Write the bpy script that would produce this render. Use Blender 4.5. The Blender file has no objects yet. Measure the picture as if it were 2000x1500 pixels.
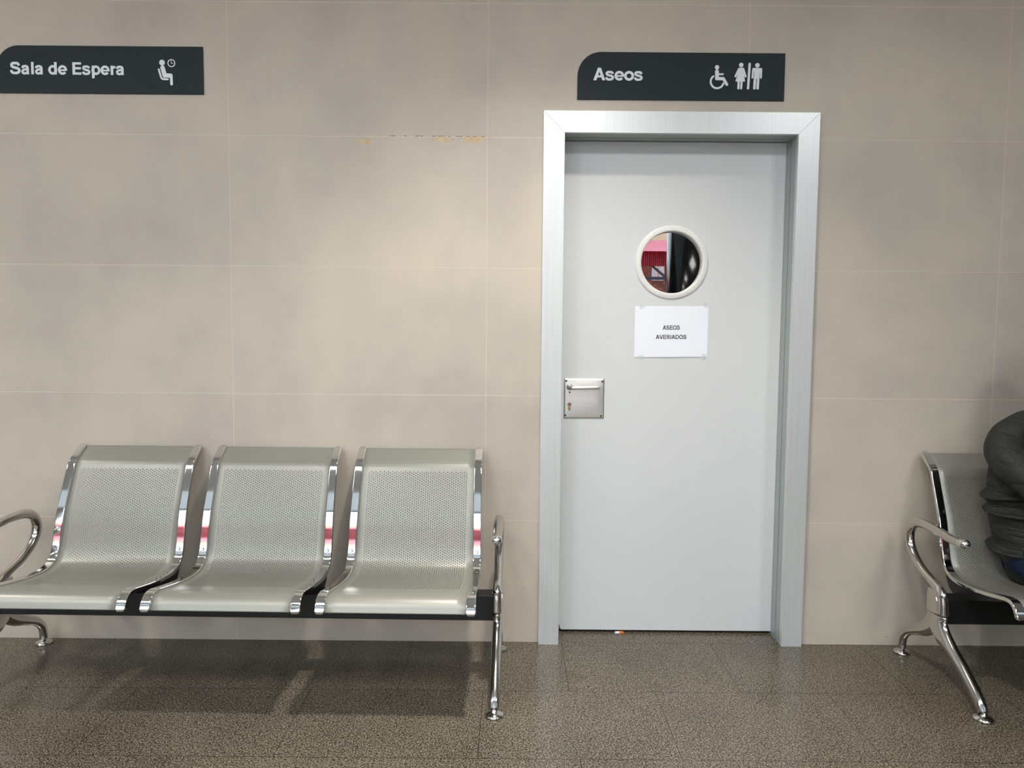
import bpy, bmesh, math, random
from mathutils import Vector, Matrix
random.seed(7)
PI = math.pi
S = bpy.context.scene
COL = S.collection

# ------------------------------------------------------------------ camera
F_PX, W_PX = 1394.24, 2000
cam_d = bpy.data.cameras.new('camera')
cam = bpy.data.objects.new('camera', cam_d); COL.objects.link(cam)
pitch, yaw, roll = -0.0669, -0.0005, 0.0083
fwd = Vector((math.sin(yaw)*math.cos(pitch), math.cos(yaw)*math.cos(pitch), math.sin(pitch)))
r0 = Vector((math.cos(yaw), -math.sin(yaw), 0)); u0 = r0.cross(fwd)
rt = math.cos(roll)*r0 + math.sin(roll)*u0
up = -math.sin(roll)*r0 + math.cos(roll)*u0
m = Matrix((rt, up, -fwd)).transposed().to_4x4()
m.translation = Vector((1.1036, -2.8138, 1.2344))
cam.matrix_world = m
cam_d.sensor_width = 36.0; cam_d.lens = F_PX/W_PX*36.0
cam_d.clip_start = 0.05
S.camera = cam

# ------------------------------------------------------------------ world, exposure
S.view_settings.view_transform = 'Standard'
S.view_settings.look = 'None'
S.view_settings.gamma = 1.0
S.view_settings.use_curve_mapping = False
S.view_settings.exposure = 0.0
W = bpy.data.worlds.new('sky'); S.world = W; W.use_nodes = True
wb = W.node_tree.nodes['Background']
wb.inputs['Color'].default_value = (0.80, 0.91, 1.0, 1)      # even overcast daylight
wb.inputs['Strength'].default_value = 4.9
KEY_W = 134.0                                                 # narrow downlights close to the tiled wall
PANEL_W = 26.0                                                # square ceiling panels along the middle of the hall
LAMPS = [(1.26, -1.0, 1.0), (-2.45, -1.0, 1.0)]
PANELS = [(-3.9, -2.75), (-2.1, -2.75), (-0.3, -2.75), (1.5, -2.75), (3.3, -2.75)]
CEIL = 3.10
FRONT_Y = -5.2          # inner face of the glazed street front
WIN = [(-4.2, -1.35), (-1.25, 1.65), (1.75, 4.65)]            # three glazed bays
WIN_Z0, WIN_Z1 = 0.08, 3.09
for i, (a, b) in enumerate(WIN):
    pd = bpy.data.lights.new('window_portal', 'AREA'); pd.shape = 'RECTANGLE'
    pd.size = b-a; pd.size_y = WIN_Z1-WIN_Z0; pd.cycles.is_portal = True
    po = bpy.data.objects.new('window_portal', pd); COL.objects.link(po)
    po.location = ((a+b)/2, FRONT_Y-0.16, (WIN_Z0+WIN_Z1)/2)
    po.rotation_euler = (PI/2, 0, PI)        # -Z of the light faces +Y (into the hall)

# ------------------------------------------------------------------ material helpers
def nmat(name):
    mt = bpy.data.materials.new(name); mt.use_nodes = True
    nt = mt.node_tree; b = nt.nodes['Principled BSDF']
    return mt, nt, b
def setp(b, col=None, rough=None, metal=None, spec=None, coat=None, coat_r=None):
    if col is not None: b.inputs['Base Color'].default_value = (*col, 1)
    if rough is not None: b.inputs['Roughness'].default_value = rough
    if metal is not None: b.inputs['Metallic'].default_value = metal
    if spec is not None: b.inputs['Specular IOR Level'].default_value = spec
    if coat is not None: b.inputs['Coat Weight'].default_value = coat
    if coat_r is not None: b.inputs['Coat Roughness'].default_value = coat_r
def s2l(r, g, b_):
    f = lambda c: ((c/255+0.055)/1.055)**2.4 if c/255 > 0.04045 else c/255/12.92
    return (f(r), f(g), f(b_))
def N(nt, typ, **kw):
    n = nt.nodes.new(typ)
    for k, v in kw.items():
        if k in n.inputs.keys(): n.inputs[k].default_value = v
        else: setattr(n, k, v)
    return n
def L(nt, a, b): nt.links.new(a, b)
def math_n(nt, op, a, b=None, c=None):
    n = nt.nodes.new('ShaderNodeMath'); n.operation = op
    for i, x in enumerate((a, b, c)):
        if x is None: continue
        if isinstance(x, (int, float)): n.inputs[i].default_value = x
        else: L(nt, x, n.inputs[i])
    return n.outputs[0]
def ramp(nt, fac, stops):
    n = nt.nodes.new('ShaderNodeValToRGB'); e = n.color_ramp.elements
    while len(e) < len(stops): e.new(0.5)
    for el, (p, c) in zip(e, stops): el.position = p; el.color = (*c, 1)
    L(nt, fac, n.inputs[0]); return n.outputs[0]
def mixc(nt, fac, a, b, blend='MIX'):
    n = nt.nodes.new('ShaderNodeMix'); n.data_type = 'RGBA'; n.blend_type = blend
    for sock, x in ((n.inputs[0], fac), (n.inputs[6], a), (n.inputs[7], b)):
        if isinstance(x, (int, float)): sock.default_value = x
        elif isinstance(x, tuple): sock.default_value = (*x, 1)
        else: L(nt, x, sock)
    return n.outputs[2]
def bump(nt, b, h, strength=0.2, dist=0.002):
    n = nt.nodes.new('ShaderNodeBump'); n.inputs['Strength'].default_value = strength
    n.inputs['Distance'].default_value = dist
    L(nt, h, n.inputs['Height']); L(nt, n.outputs[0], b.inputs['Normal'])
def obj_xyz(nt):
    tc = nt.nodes.new('ShaderNodeTexCoord'); sp = nt.nodes.new('ShaderNodeSeparateXYZ')
    L(nt, tc.outputs['Object'], sp.inputs[0]); return tc.outputs['Object'], sp.outputs
def comb(nt, x, y, z):
    n = nt.nodes.new('ShaderNodeCombineXYZ')
    for i, v in enumerate((x, y, z)):
        if isinstance(v, (int, float)): n.inputs[i].default_value = v
        else: L(nt, v, n.inputs[i])
    return n.outputs[0]
def plain(name, col, rough=0.5, metal=0.0, vary=0.06, scale=8.0, **k):
    """plain colour with a light procedural variation"""
    mt, nt, b = nmat(name); setp(b, col, rough, metal, **k)
    no = N(nt, 'ShaderNodeTexNoise', Scale=scale, Detail=4.0)
    tc = nt.nodes.new('ShaderNodeTexCoord'); L(nt, tc.outputs['Object'], no.inputs['Vector'])
    lo = tuple(c*(1-vary) for c in col); hi = tuple(min(1, c*(1+vary)) for c in col)
    L(nt, ramp(nt, no.outputs[0], [(0.3, lo), (0.7, hi)]), b.inputs['Base Color'])
    return mt

# wall: 1.0 x 0.5 m porcelain panels, pale joints, chipped glaze under the third course
def mat_wall():
    mt, nt, b = nmat('wall_tile'); P, xyz = obj_xyz(nt)
    x, y, z = xyz[0], xyz[1], xyz[2]
    v2 = comb(nt, math_n(nt, 'ADD', x, 20.0), math_n(nt, 'ADD', z, 10.0), 0.0)
    br = N(nt, 'ShaderNodeTexBrick'); br.offset = 0.0; br.squash = 1.0
    br.inputs['Scale'].default_value = 1.0; br.inputs['Brick Width'].default_value = 1.0
    br.inputs['Row Height'].default_value = 0.5; br.inputs['Mortar Size'].default_value = 0.0016
    br.inputs['Mortar Smooth'].default_value = 0.3; br.inputs['Bias'].default_value = 0
    br.inputs['Color1'].default_value = (0, 0, 0, 1); br.inputs['Color2'].default_value = (1, 1, 1, 1)
    L(nt, v2, br.inputs['Vector'])
    n1 = N(nt, 'ShaderNodeTexNoise', Scale=1.7, Detail=6.0, Roughness=0.6); L(nt, P, n1.inputs['Vector'])
    n2 = N(nt, 'ShaderNodeTexNoise', Scale=7.0, Detail=5.0, Roughness=0.6); L(nt, P, n2.inputs['Vector'])
    base = ramp(nt, n1.outputs[0], [(0.34, s2l(180, 171, 163)), (0.5, s2l(193, 184, 171)), (0.66, s2l(205, 194, 177))])
    base = mixc(nt, math_n(nt, 'MULTIPLY', n2.outputs[0], 0.26), base, s2l(212, 202, 184))
    tone = mixc(nt, math_n(nt, 'MULTIPLY', br.outputs['Color'], 0.10), base, s2l(150, 140, 132))
    # chipped patches (own shapes) just below the joint at z = 2.0
    tot = None
    nd = N(nt, 'ShaderNodeTexNoise', Scale=42.0, Detail=5.0); L(nt, P, nd.inputs['Vector'])
    for cx, cz, rx, rz in [(0.525, 1.979, 0.034, 0.011), (0.497, 1.984, 0.020, 0.005), (0.822, 1.990, 0.036, 0.011), (0.945, 1.990, 0.050, 0.012), (0.968, 2.001, 0.05, 0.003)]:
        dx = math_n(nt, 'DIVIDE', math_n(nt, 'SUBTRACT', x, cx), rx)
        dz = math_n(nt, 'DIVIDE', math_n(nt, 'SUBTRACT', z, cz), rz)
        d = math_n(nt, 'SQRT', math_n(nt, 'ADD', math_n(nt, 'MULTIPLY', dx, dx), math_n(nt, 'MULTIPLY', dz, dz)))
        d = math_n(nt, 'ADD', d, math_n(nt, 'MULTIPLY', math_n(nt, 'SUBTRACT', nd.outputs[0], 0.5), 2.2))
        mk = math_n(nt, 'LESS_THAN', d, 0.92)
        tot = mk if tot is None else math_n(nt, 'MAXIMUM', tot, mk)
    chip = ramp(nt, nd.outputs[0], [(0.3, s2l(192, 160, 112)), (0.7, s2l(218, 196, 152))])
    joint = br.outputs['Fac']
    tone = mixc(nt, joint, tone, s2l(214, 200, 184))
    tone = mixc(nt, math_n(nt, 'MULTIPLY', tot, 0.75), tone, chip)
    # dark hairline beside the chips
    for x0, x1, zz, hh in [(0.60, 0.99, 2.0026, 0.0012), (1.02, 1.075, 2.008, 0.0012)]:
        a = math_n(nt, 'MULTIPLY', math_n(nt, 'GREATER_THAN', x, x0), math_n(nt, 'LESS_THAN', x, x1))
        c = math_n(nt, 'LESS_THAN', math_n(nt, 'ABSOLUTE', math_n(nt, 'SUBTRACT', z, zz)), hh)
        tone = mixc(nt, math_n(nt, 'MULTIPLY', math_n(nt, 'MULTIPLY', a, c), math_n(nt, 'GREATER_THAN', nd.outputs[0], 0.5)), tone, s2l(110, 88, 66))
    # scuffs and dirt specks along the foot of the wall
    sp = N(nt, 'ShaderNodeTexVoronoi', Scale=24.0); L(nt, P, sp.inputs['Vector'])
    low = math_n(nt, 'LESS_THAN', z, 0.035)
    dk = math_n(nt, 'MULTIPLY', math_n(nt, 'MULTIPLY', math_n(nt, 'LESS_THAN', sp.outputs['Distance'], 0.13), math_n(nt, 'GREATER_THAN', n2.outputs[0], 0.56)), low)
    tone = mixc(nt, math_n(nt, 'MULTIPLY', dk, 0.7), tone, s2l(70, 58, 48))
    L(nt, tone, b.inputs['Base Color'])
    setp(b, rough=0.42, spec=0.35)
    L(nt, math_n(nt, 'ADD', math_n(nt, 'MULTIPLY', n2.outputs[0], 0.15), 0.36), b.inputs['Roughness'])
    bump(nt, b, math_n(nt, 'SUBTRACT', 1.0, joint), 0.5, 0.0008)
    return mt
def mat_floor():
    mt, nt, b = nmat('granite_tile'); P, xyz = obj_xyz(nt)
    v2 = comb(nt, math_n(nt, 'ADD', xyz[0], -1.3107+12.0), math_n(nt, 'ADD', xyz[1], 0.0019+24.0), 0.0)
    br = N(nt, 'ShaderNodeTexBrick'); br.offset = 0.5; br.offset_frequency = 2; br.squash = 1.0
    br.inputs['Scale'].default_value = 1.0; br.inputs['Brick Width'].default_value = 0.6
    br.inputs['Row Height'].default_value = 0.4; br.inputs['Mortar Size'].default_value = 0.0011
    br.inputs['Mortar Smooth'].default_value = 0.2; br.inputs['Bias'].default_value = 0
    br.inputs['Color1'].default_value = (0, 0, 0, 1); br.inputs['Color2'].default_value = (1, 1, 1, 1)
    L(nt, v2, br.inputs['Vector'])
    n1 = N(nt, 'ShaderNodeTexNoise', Scale=235.0, Detail=3.0, Roughness=0.65, Distortion=0.6); L(nt, P, n1.inputs['Vector'])
    n2 = N(nt, 'ShaderNodeTexNoise', Scale=560.0, Detail=2.0); L(nt, P, n2.inputs['Vector'])
    n3 = N(nt, 'ShaderNodeTexNoise', Scale=3.0, Detail=4.0); L(nt, P, n3.inputs['Vector'])
    f = math_n(nt, 'ADD', math_n(nt, 'MULTIPLY', n1.outputs[0], 0.72), math_n(nt, 'MULTIPLY', n2.outputs[0], 0.28))
    f = math_n(nt, 'ADD', f, math_n(nt, 'MULTIPLY', math_n(nt, 'SUBTRACT', n3.outputs[0], 0.5), 0.06))
    c = ramp(nt, f, [(0.38, s2l(12, 9, 7)), (0.445, s2l(32, 27, 21)), (0.505, s2l(92, 85, 73)), (0.59, s2l(140, 132, 117))])
    c = mixc(nt, math_n(nt, 'MULTIPLY', br.outputs['Color'], 0.12), c, s2l(96, 88, 78))
    c = mixc(nt, math_n(nt, 'MULTIPLY', br.outputs['Fac'], 0.85), c, s2l(26, 21, 17))
    L(nt, c, b.inputs['Base Color'])
    setp(b, rough=0.24, spec=0.33)
    L(nt, math_n(nt, 'ADD', math_n(nt, 'MULTIPLY', n3.outputs[0], 0.14), 0.14), b.inputs['Roughness'])
    bump(nt, b, math_n(nt, 'SUBTRACT', 1.0, br.outputs['Fac']), 0.3, 0.0006)
    return mt
def mat_brushed(name, col, rough, metal, along='Z', amt=0.10):
    mt, nt, b = nmat(name); setp(b, col, rough, metal)
    tc = nt.nodes.new('ShaderNodeTexCoord'); mp = nt.nodes.new('ShaderNodeMapping')
    mp.inputs['Scale'].default_value = {'Z': (300, 300, 3), 'X': (3, 300, 300)}[along]
    L(nt, tc.outputs['Object'], mp.inputs[0])
    no = N(nt, 'ShaderNodeTexNoise', Scale=1.0, Detail=3.0); L(nt, mp.outputs[0], no.inputs['Vector'])
    L(nt, math_n(nt, 'ADD', math_n(nt, 'MULTIPLY', no.outputs[0], amt), rough-amt/2), b.inputs['Roughness'])
    lo = tuple(c*0.96 for c in col); hi = tuple(min(1, c*1.04) for c in col)
    L(nt, ramp(nt, no.outputs[0], [(0.3, lo), (0.7, hi)]), b.inputs['Base Color'])
    return mt
def mat_perforated():
    """silver painted sheet steel with a real see-through staggered hole pattern (UV in metres)"""
    mt, nt, b = nmat('perforated_silver_sheet')
    tc = nt.nodes.new('ShaderNodeTexCoord'); sp = nt.nodes.new('ShaderNodeSeparateXYZ'); L(nt, tc.outputs['UV'], sp.inputs[0])
    u, v = sp.outputs[0], sp.outputs[1]
    px, py, r = 0.0162, 0.0094, 0.0021
    def lat(ou, ov):
        a = math_n(nt, 'SUBTRACT', math_n(nt, 'FRACT', math_n(nt, 'ADD', math_n(nt, 'DIVIDE', u, px), 50+ou)), 0.5)
        c = math_n(nt, 'SUBTRACT', math_n(nt, 'FRACT', math_n(nt, 'ADD', math_n(nt, 'DIVIDE', v, py), 50+ov)), 0.5)
        a = math_n(nt, 'MULTIPLY', a, px); c = math_n(nt, 'MULTIPLY', c, py)
        return math_n(nt, 'SQRT', math_n(nt, 'ADD', math_n(nt, 'MULTIPLY', a, a), math_n(nt, 'MULTIPLY', c, c)))
    d = math_n(nt, 'MINIMUM', lat(0.0, 0.0), lat(0.5, 0.5))
    hole = math_n(nt, 'LESS_THAN', d, r)
    inside = math_n(nt, 'LESS_THAN', math_n(nt, 'ABSOLUTE', u), 0.1903)
    inside = math_n(nt, 'MULTIPLY', inside, math_n(nt, 'GREATER_THAN', v, 0.1104))
    inside = math_n(nt, 'MULTIPLY', inside, math_n(nt, 'LESS_THAN', v, 0.7027))
    hole = math_n(nt, 'MULTIPLY', hole, inside)
    setp(b, s2l(151, 150, 142), 0.38, 0.42)
    no = N(nt, 'ShaderNodeTexNoise', Scale=900.0, Detail=2.0); L(nt, tc.outputs['Object'], no.inputs['Vector'])
    L(nt, math_n(nt, 'ADD', math_n(nt, 'MULTIPLY', no.outputs[0], 0.06), 0.35), b.inputs['Roughness'])
    tr = nt.nodes.new('ShaderNodeBsdfTransparent'); mx = nt.nodes.new('ShaderNodeMixShader')
    L(nt, hole, mx.inputs[0]); L(nt, b.outputs[0], mx.inputs[1]); L(nt, tr.outputs[0], mx.inputs[2])
    L(nt, mx.outputs[0], nt.nodes['Material Output'].inputs['Surface'])
    return mt
def mat_quilt():
    mt, nt, b = nmat('quilted_dark_nylon'); P, xyz = obj_xyz(nt)
    x, y, z = xyz[0], xyz[1], xyz[2]
    s = math_n(nt, 'ADD', x, math_n(nt, 'MULTIPLY', y, 0.6))
    def wave(kx, kz, w):
        t = math_n(nt, 'ADD', math_n(nt, 'MULTIPLY', s, kx), math_n(nt, 'MULTIPLY', z, kz))
        return math_n(nt, 'POWER', math_n(nt, 'ABSOLUTE', math_n(nt, 'SINE', t)), w)
    h = math_n(nt, 'MINIMUM', wave(26, 44, 0.35), wave(-36, 22, 0.35))
    no = N(nt, 'ShaderNodeTexNoise', Scale=26.0, Detail=5.0, Distortion=0.8); L(nt, P, no.inputs['Vector'])
    h = math_n(nt, 'ADD', h, math_n(nt, 'MULTIPLY', no.outputs[0], 0.7))
    bump(nt, b, h, 0.6, 0.007)
    c = ramp(nt, no.outputs[0], [(0.3, s2l(36, 37, 34)), (0.7, s2l(47, 48, 43))])
    L(nt, c, b.inputs['Base Color']); setp(b, rough=0.62, spec=0.3); return mt
def mat_puffer():
    mt, nt, b = nmat('padded_dark_nylon'); P, xyz = obj_xyz(nt)
    no = N(nt, 'ShaderNodeTexNoise', Scale=1.0, Detail=4.0, Distortion=0.6)
    mp = nt.nodes.new('ShaderNodeMapping'); mp.inputs['Scale'].default_value = (9, 9, 34); L(nt, P, mp.inputs[0]); L(nt, mp.outputs[0], no.inputs['Vector'])
    zz = math_n(nt, 'ADD', math_n(nt, 'MULTIPLY', xyz[2], 52), math_n(nt, 'MULTIPLY', no.outputs[0], 9.0))
    h = math_n(nt, 'POWER', math_n(nt, 'ABSOLUTE', math_n(nt, 'SINE', zz)), 0.4)
    h = math_n(nt, 'ADD', h, math_n(nt, 'MULTIPLY', no.outputs[0], 1.2))
    bump(nt, b, h, 0.55, 0.008)
    c = ramp(nt, no.outputs[0], [(0.3, s2l(33, 35, 31)), (0.7, s2l(44, 45, 40))])
    L(nt, c, b.inputs['Base Color']); setp(b, rough=0.6, spec=0.3); return mt
def mat_denim():
    mt, nt, b = nmat('blue_denim'); P, xyz = obj_xyz(nt)
    n1 = N(nt, 'ShaderNodeTexNoise', Scale=9.0, Detail=6.0); L(nt, P, n1.inputs['Vector'])
    n2 = N(nt, 'ShaderNodeTexNoise', Scale=600.0, Detail=1.0); L(nt, P, n2.inputs['Vector'])
    f = math_n(nt, 'ADD', math_n(nt, 'MULTIPLY', n1.outputs[0], 0.7), math_n(nt, 'MULTIPLY', n2.outputs[0], 0.3))
    L(nt, ramp(nt, f, [(0.35, s2l(17, 27, 45)), (0.6, s2l(26, 42, 68)), (0.75, s2l(52, 70, 96))]), b.inputs['Base Color'])
    setp(b, rough=0.85, spec=0.2); bump(nt, b, f, 0.4, 0.004); return mt
def mat_bricks():
    mt, nt, b = nmat('street_brick'); P, xyz = obj_xyz(nt)
    v2 = comb(nt, xyz[0], xyz[2], 0.0)
    br = N(nt, 'ShaderNodeTexBrick'); br.inputs['Scale'].default_value = 1.0
    br.inputs['Brick Width'].default_value = 0.24; br.inputs['Row Height'].default_value = 0.065
    br.inputs['Mortar Size'].default_value = 0.008
    br.inputs['Color1'].default_value = (*s2l(170, 105, 84), 1); br.inputs['Color2'].default_value = (*s2l(128, 70, 56), 1)
    br.inputs['Mortar'].default_value = (*s2l(110, 84, 74), 1)
    L(nt, v2, br.inputs['Vector']); L(nt, br.outputs['Color'], b.inputs['Base Color']); setp(b, rough=0.85); return mt
def mat_clear_glass(name, tint=(1, 1, 1)):
    mt, nt, b = nmat(name); nt.nodes.remove(b)
    tr = N(nt, 'ShaderNodeBsdfTransparent'); tr.inputs[0].default_value = (*tint, 1)
    gl = N(nt, 'ShaderNodeBsdfGlossy'); gl.inputs['Roughness'].default_value = 0.01
    fr = N(nt, 'ShaderNodeFresnel'); fr.inputs[0].default_value = 1.5
    no = N(nt, 'ShaderNodeTexNoise', Scale=2.0)     # faint smears
    f = math_n(nt, 'ADD', fr.outputs[0], math_n(nt, 'MULTIPLY', no.outputs[0], 0.01))
    mx = N(nt, 'ShaderNodeMixShader'); L(nt, f, mx.inputs[0]); L(nt, tr.outputs[0], mx.inputs[1]); L(nt, gl.outputs[0], mx.inputs[2])
    L(nt, mx.outputs[0], nt.nodes['Material Output'].inputs['Surface']); return mt
def mat_emit(name, col, s):
    mt, nt, b = nmat(name); setp(b, (0.8, 0.8, 0.8), 0.4)
    b.inputs['Emission Color'].default_value = (*col, 1); b.inputs['Emission Strength'].default_value = s; return mt

M = dict(
    wall=mat_wall(), floor=mat_floor(),
    ceiling=plain('ceiling_paint', s2l(240, 241, 242), 0.8),
    paint=plain('hall_paint', s2l(170, 160, 148), 0.75),
    alu=mat_brushed('anodised_aluminium', s2l(212, 215, 214), 0.34, 0.38),
    jamb=mat_brushed('grey_aluminium_reveal', s2l(170, 178, 176), 0.42, 0.35),
    leaf=plain('pale_grey_laminate', s2l(214, 215, 215), 0.5, 0.0, 0.012, 3.0, spec=0.2),
    ring=plain('cream_porthole_trim', s2l(226, 225, 219), 0.35, 0.0, 0.02),
    rubber=plain('dark_gasket', s2l(40, 40, 36), 0.7),
    core=plain('chipped_wood_core', s2l(150, 122, 88), 0.9, 0, 0.2, 80),
    mirror=None,
    steel=mat_brushed('satin_stainless', s2l(228, 225, 220), 0.34, 0.85, 'X', 0.04),
    chrome=plain('polished_chrome', s2l(222, 222, 220), 0.055, 1.0, 0.01),
    cast=plain('cast_polished_aluminium', s2l(205, 202, 198), 0.13, 1.0, 0.02),
    sheet=mat_perforated(),
    black=plain('black_powder_coat', s2l(20, 20, 21), 0.42, 0.0, 0.1),
    sign=plain('slate_sign_panel', s2l(36, 45, 49), 0.5, 0.0, 0.03, spec=0.2),
    letter=plain('pale_grey_vinyl', s2l(232, 238, 241), 0.5, 0, 0.01),
    paper=plain('white_paper', s2l(240, 241, 248), 0.75, 0, 0.01),
    ink=plain('black_ink', s2l(62, 60, 62), 0.8),
    brass=plain('worn_brass', s2l(176, 150, 120), 0.35, 0.9, 0.15, 60),
    void=plain('dark_hole', (0.004, 0.004, 0.004), 0.9),
    quilt=mat_quilt(), puffer=mat_puffer(), denim=mat_denim(),
    skin=plain('skin', s2l(205, 160, 135), 0.55, 0, 0.06, 20), hair=plain('dark_brown_hair', s2l(48, 36, 28), 0.5, 0, 0.3, 90),
    shoe=plain('dark_leather', s2l(45, 38, 34), 0.45, 0, 0.1), eye=plain('eye_white', s2l(232, 230, 224), 0.2), iris=plain('brown_iris', s2l(52, 36, 26), 0.2),
    gloss_black=plain('polished_black_cladding', s2l(14, 16, 16), 0.14, 0.0, 0.1, coat=0.15, coat_r=0.06),
    darkmetal=plain('dark_window_metal', s2l(58, 62, 66), 0.35, 0.6),
    glass=mat_clear_glass('street_glass'),
    brick=mat_bricks(), stucco=plain('tan_stucco', s2l(214, 184, 158), 0.9),
    asphalt=plain('pavement', s2l(205, 206, 206), 0.9, 0, 0.1, 4),
    awning=plain('crimson_corrugated_sheet', s2l(190, 34, 60), 0.4, 0, 0.04), awning_top=plain('sky_lit_pink_sheet', s2l(238, 150, 172), 0.4, 0, 0.03),  # canopy's upper sheet: daylight falling on it is painted in as pale pink
    paleshop=plain('pale_shopfront_render', s2l(232, 228, 220), 0.8),
    truss=plain('dark_blue_steel', s2l(26, 34, 52), 0.5),
    orange=plain('orange_card', s2l(222, 120, 52), 0.7),
)
def mat_mirror():
    mt, nt, b = nmat('mirrored_porthole_glass'); setp(b, (0.42, 0.41, 0.40), 0.012, 1.0)
    no = N(nt, 'ShaderNodeTexNoise', Scale=5.0, Detail=1.0); L(nt, math_n(nt, 'MULTIPLY', no.outputs[0], 0.02), b.inputs['Roughness']); return mt
M['mirror'] = mat_mirror()
def mat_tape():
    mt, nt, b = nmat('clear_tape'); setp(b, (0.8, 0.8, 0.78), 0.25)
    no = N(nt, 'ShaderNodeTexNoise', Scale=60.0)
    b.inputs['Alpha'].default_value = 0.22
    L(nt, math_n(nt, 'ADD', math_n(nt, 'MULTIPLY', no.outputs[0], 0.2), 0.12), b.inputs['Alpha']); return mt
M['tape'] = mat_tape()
def mat_frost():
    mt, nt, b = nmat('added_rooflight_sheet'); nt.nodes.remove(b)
    no = N(nt, 'ShaderNodeTexNoise', Scale=4.0)
    tl = N(nt, 'ShaderNodeBsdfTranslucent'); L(nt, ramp(nt, no.outputs[0], [(0.3, (0.35, 0.355, 0.36)), (0.7, (0.38, 0.385, 0.39))]), tl.inputs[0])
    df = N(nt, 'ShaderNodeBsdfDiffuse'); df.inputs[0].default_value = (0.3, 0.3, 0.3, 1)
    ad = N(nt, 'ShaderNodeAddShader'); L(nt, tl.outputs[0], ad.inputs[0]); L(nt, df.outputs[0], ad.inputs[1])
    L(nt, ad.outputs[0], nt.nodes['Material Output'].inputs['Surface']); return mt
M['frost'] = mat_frost()

# ------------------------------------------------------------------ object helpers
def obj(name, bm, mat, parent=None, smooth=False, recalc=True):
    if recalc: bmesh.ops.recalc_face_normals(bm, faces=bm.faces)
    me = bpy.data.meshes.new(name); bm.to_mesh(me); bm.free()
    if smooth:
        for p in me.polygons: p.use_smooth = True
    if mat is not None: me.materials.append(mat)
    o = bpy.data.objects.new(name, me); COL.objects.link(o)
    if parent: o.parent = parent
    return o
def thing(name, label, cat, loc=(0, 0, 0), rz=0, group=None, kind=None):
    o = bpy.data.objects.new(name, None); COL.objects.link(o)
    o.empty_display_size = 0.05
    o.location = loc; o.rotation_euler = (0, 0, rz); tag(o, label, cat, group, kind); return o
def tag(o, label, cat, group=None, kind=None):
    o['label'] = label; o['category'] = cat
    if group: o['group'] = group
    if kind: o['kind'] = kind
    return o
def box(bm, x0, x1, y0, y1, z0, z1):
    vs = [bm.verts.new((x, y, z)) for x in (x0, x1) for y in (y0, y1) for z in (z0, z1)]
    for f in ((0, 1, 3, 2), (4, 6, 7, 5), (0, 4, 5, 1), (2, 3, 7, 6), (0, 2, 6, 4), (1, 5, 7, 3)):
        bm.faces.new([vs[i] for i in f])
    return vs
def bbox(x0, x1, y0, y1, z0, z1, bev=0.0, seg=2):
    bm = bmesh.new(); box(bm, x0, x1, y0, y1, z0, z1)
    if bev: bmesh.ops.bevel(bm, geom=list(bm.edges), offset=bev, segments=seg, affect='EDGES', profile=0.5)
    return bm
def prism_xz(bm, pts, y0, y1):
    """polygon in XZ extruded along Y"""
    a = [bm.verts.new((p[0], y0, p[1])) for p in pts]; b = [bm.verts.new((p[0], y1, p[1])) for p in pts]
    bm.faces.new(a); bm.faces.new(b[::-1]); n = len(pts)
    for i in range(n): bm.faces.new((a[i], b[i], b[(i+1) % n], a[(i+1) % n]))
def prism_yz(bm, pts, x0, x1):
    a = [bm.verts.new((x0, p[0], p[1])) for p in pts]; b = [bm.verts.new((x1, p[0], p[1])) for p in pts]
    bm.faces.new(a); bm.faces.new(b[::-1]); n = len(pts)
    for i in range(n): bm.faces.new((a[i], b[i], b[(i+1) % n], a[(i+1) % n]))
def circ(cx, cz, r, n=32, a0=0, a1=2*PI):
    full = abs(a1-a0-2*PI) < 1e-6
    k = n if full else n+1
    return [(cx+r*math.cos(a0+(a1-a0)*i/n), cz+r*math.sin(a0+(a1-a0)*i/n)) for i in range(k)]
def catmull(pts, sub=8):
    """smooth interpolation of points (any tuple length)"""
    out = []; n = len(pts)
    for i in range(n-1):
        p0 = pts[max(i-1, 0)]; p1 = pts[i]; p2 = pts[i+1]; p3 = pts[min(i+2, n-1)]
        for k in range(sub):
            t = k/sub
            out.append(tuple(0.5*((2*b)+(-a+c)*t+(2*a-5*b+4*c-d)*t*t+(-a+3*b-3*c+d)*t**3) for a, b, c, d in zip(p0, p1, p2, p3)))
    out.append(tuple(pts[-1])); return out
def sweep(bm, path, B=Vector((1, 0, 0)), seg=16, caps=True, power=2.0):
    """path: list of (x,y,z,a,b): a = half thickness in the path plane, b = half thickness along B"""
    n = len(path); rings = []
    P = [Vector(p[:3]) for p in path]
    for i in range(n):
        t = (P[min(i+1, n-1)]-P[max(i-1, 0)])
        t = t.normalized() if t.length > 1e-9 else Vector((0, 0, 1))
        Nn = B.cross(t)
        if Nn.length < 1e-4: Nn = Vector((0, 1, 0))
        Nn.normalize(); Bb = t.cross(Nn).normalized()
        a, b = path[i][3], path[i][4]; r = []
        for k in range(seg):
            th = 2*PI*k/seg; c, s = math.cos(th), math.sin(th)
            e = 2.0/power
            cc = math.copysign(abs(c)**e, c); ss = math.copysign(abs(s)**e, s)
            r.append(bm.verts.new(P[i]+Nn*(a*cc)+Bb*(b*ss)))
        rings.append(r)
    for i in range(n-1):
        for k in range(seg):
            bm.faces.new((rings[i][k], rings[i][(k+1) % seg], rings[i+1][(k+1) % seg], rings[i+1][k]))
    if caps:
        bm.faces.new(rings[0]); bm.faces.new(rings[-1][::-1])
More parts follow.
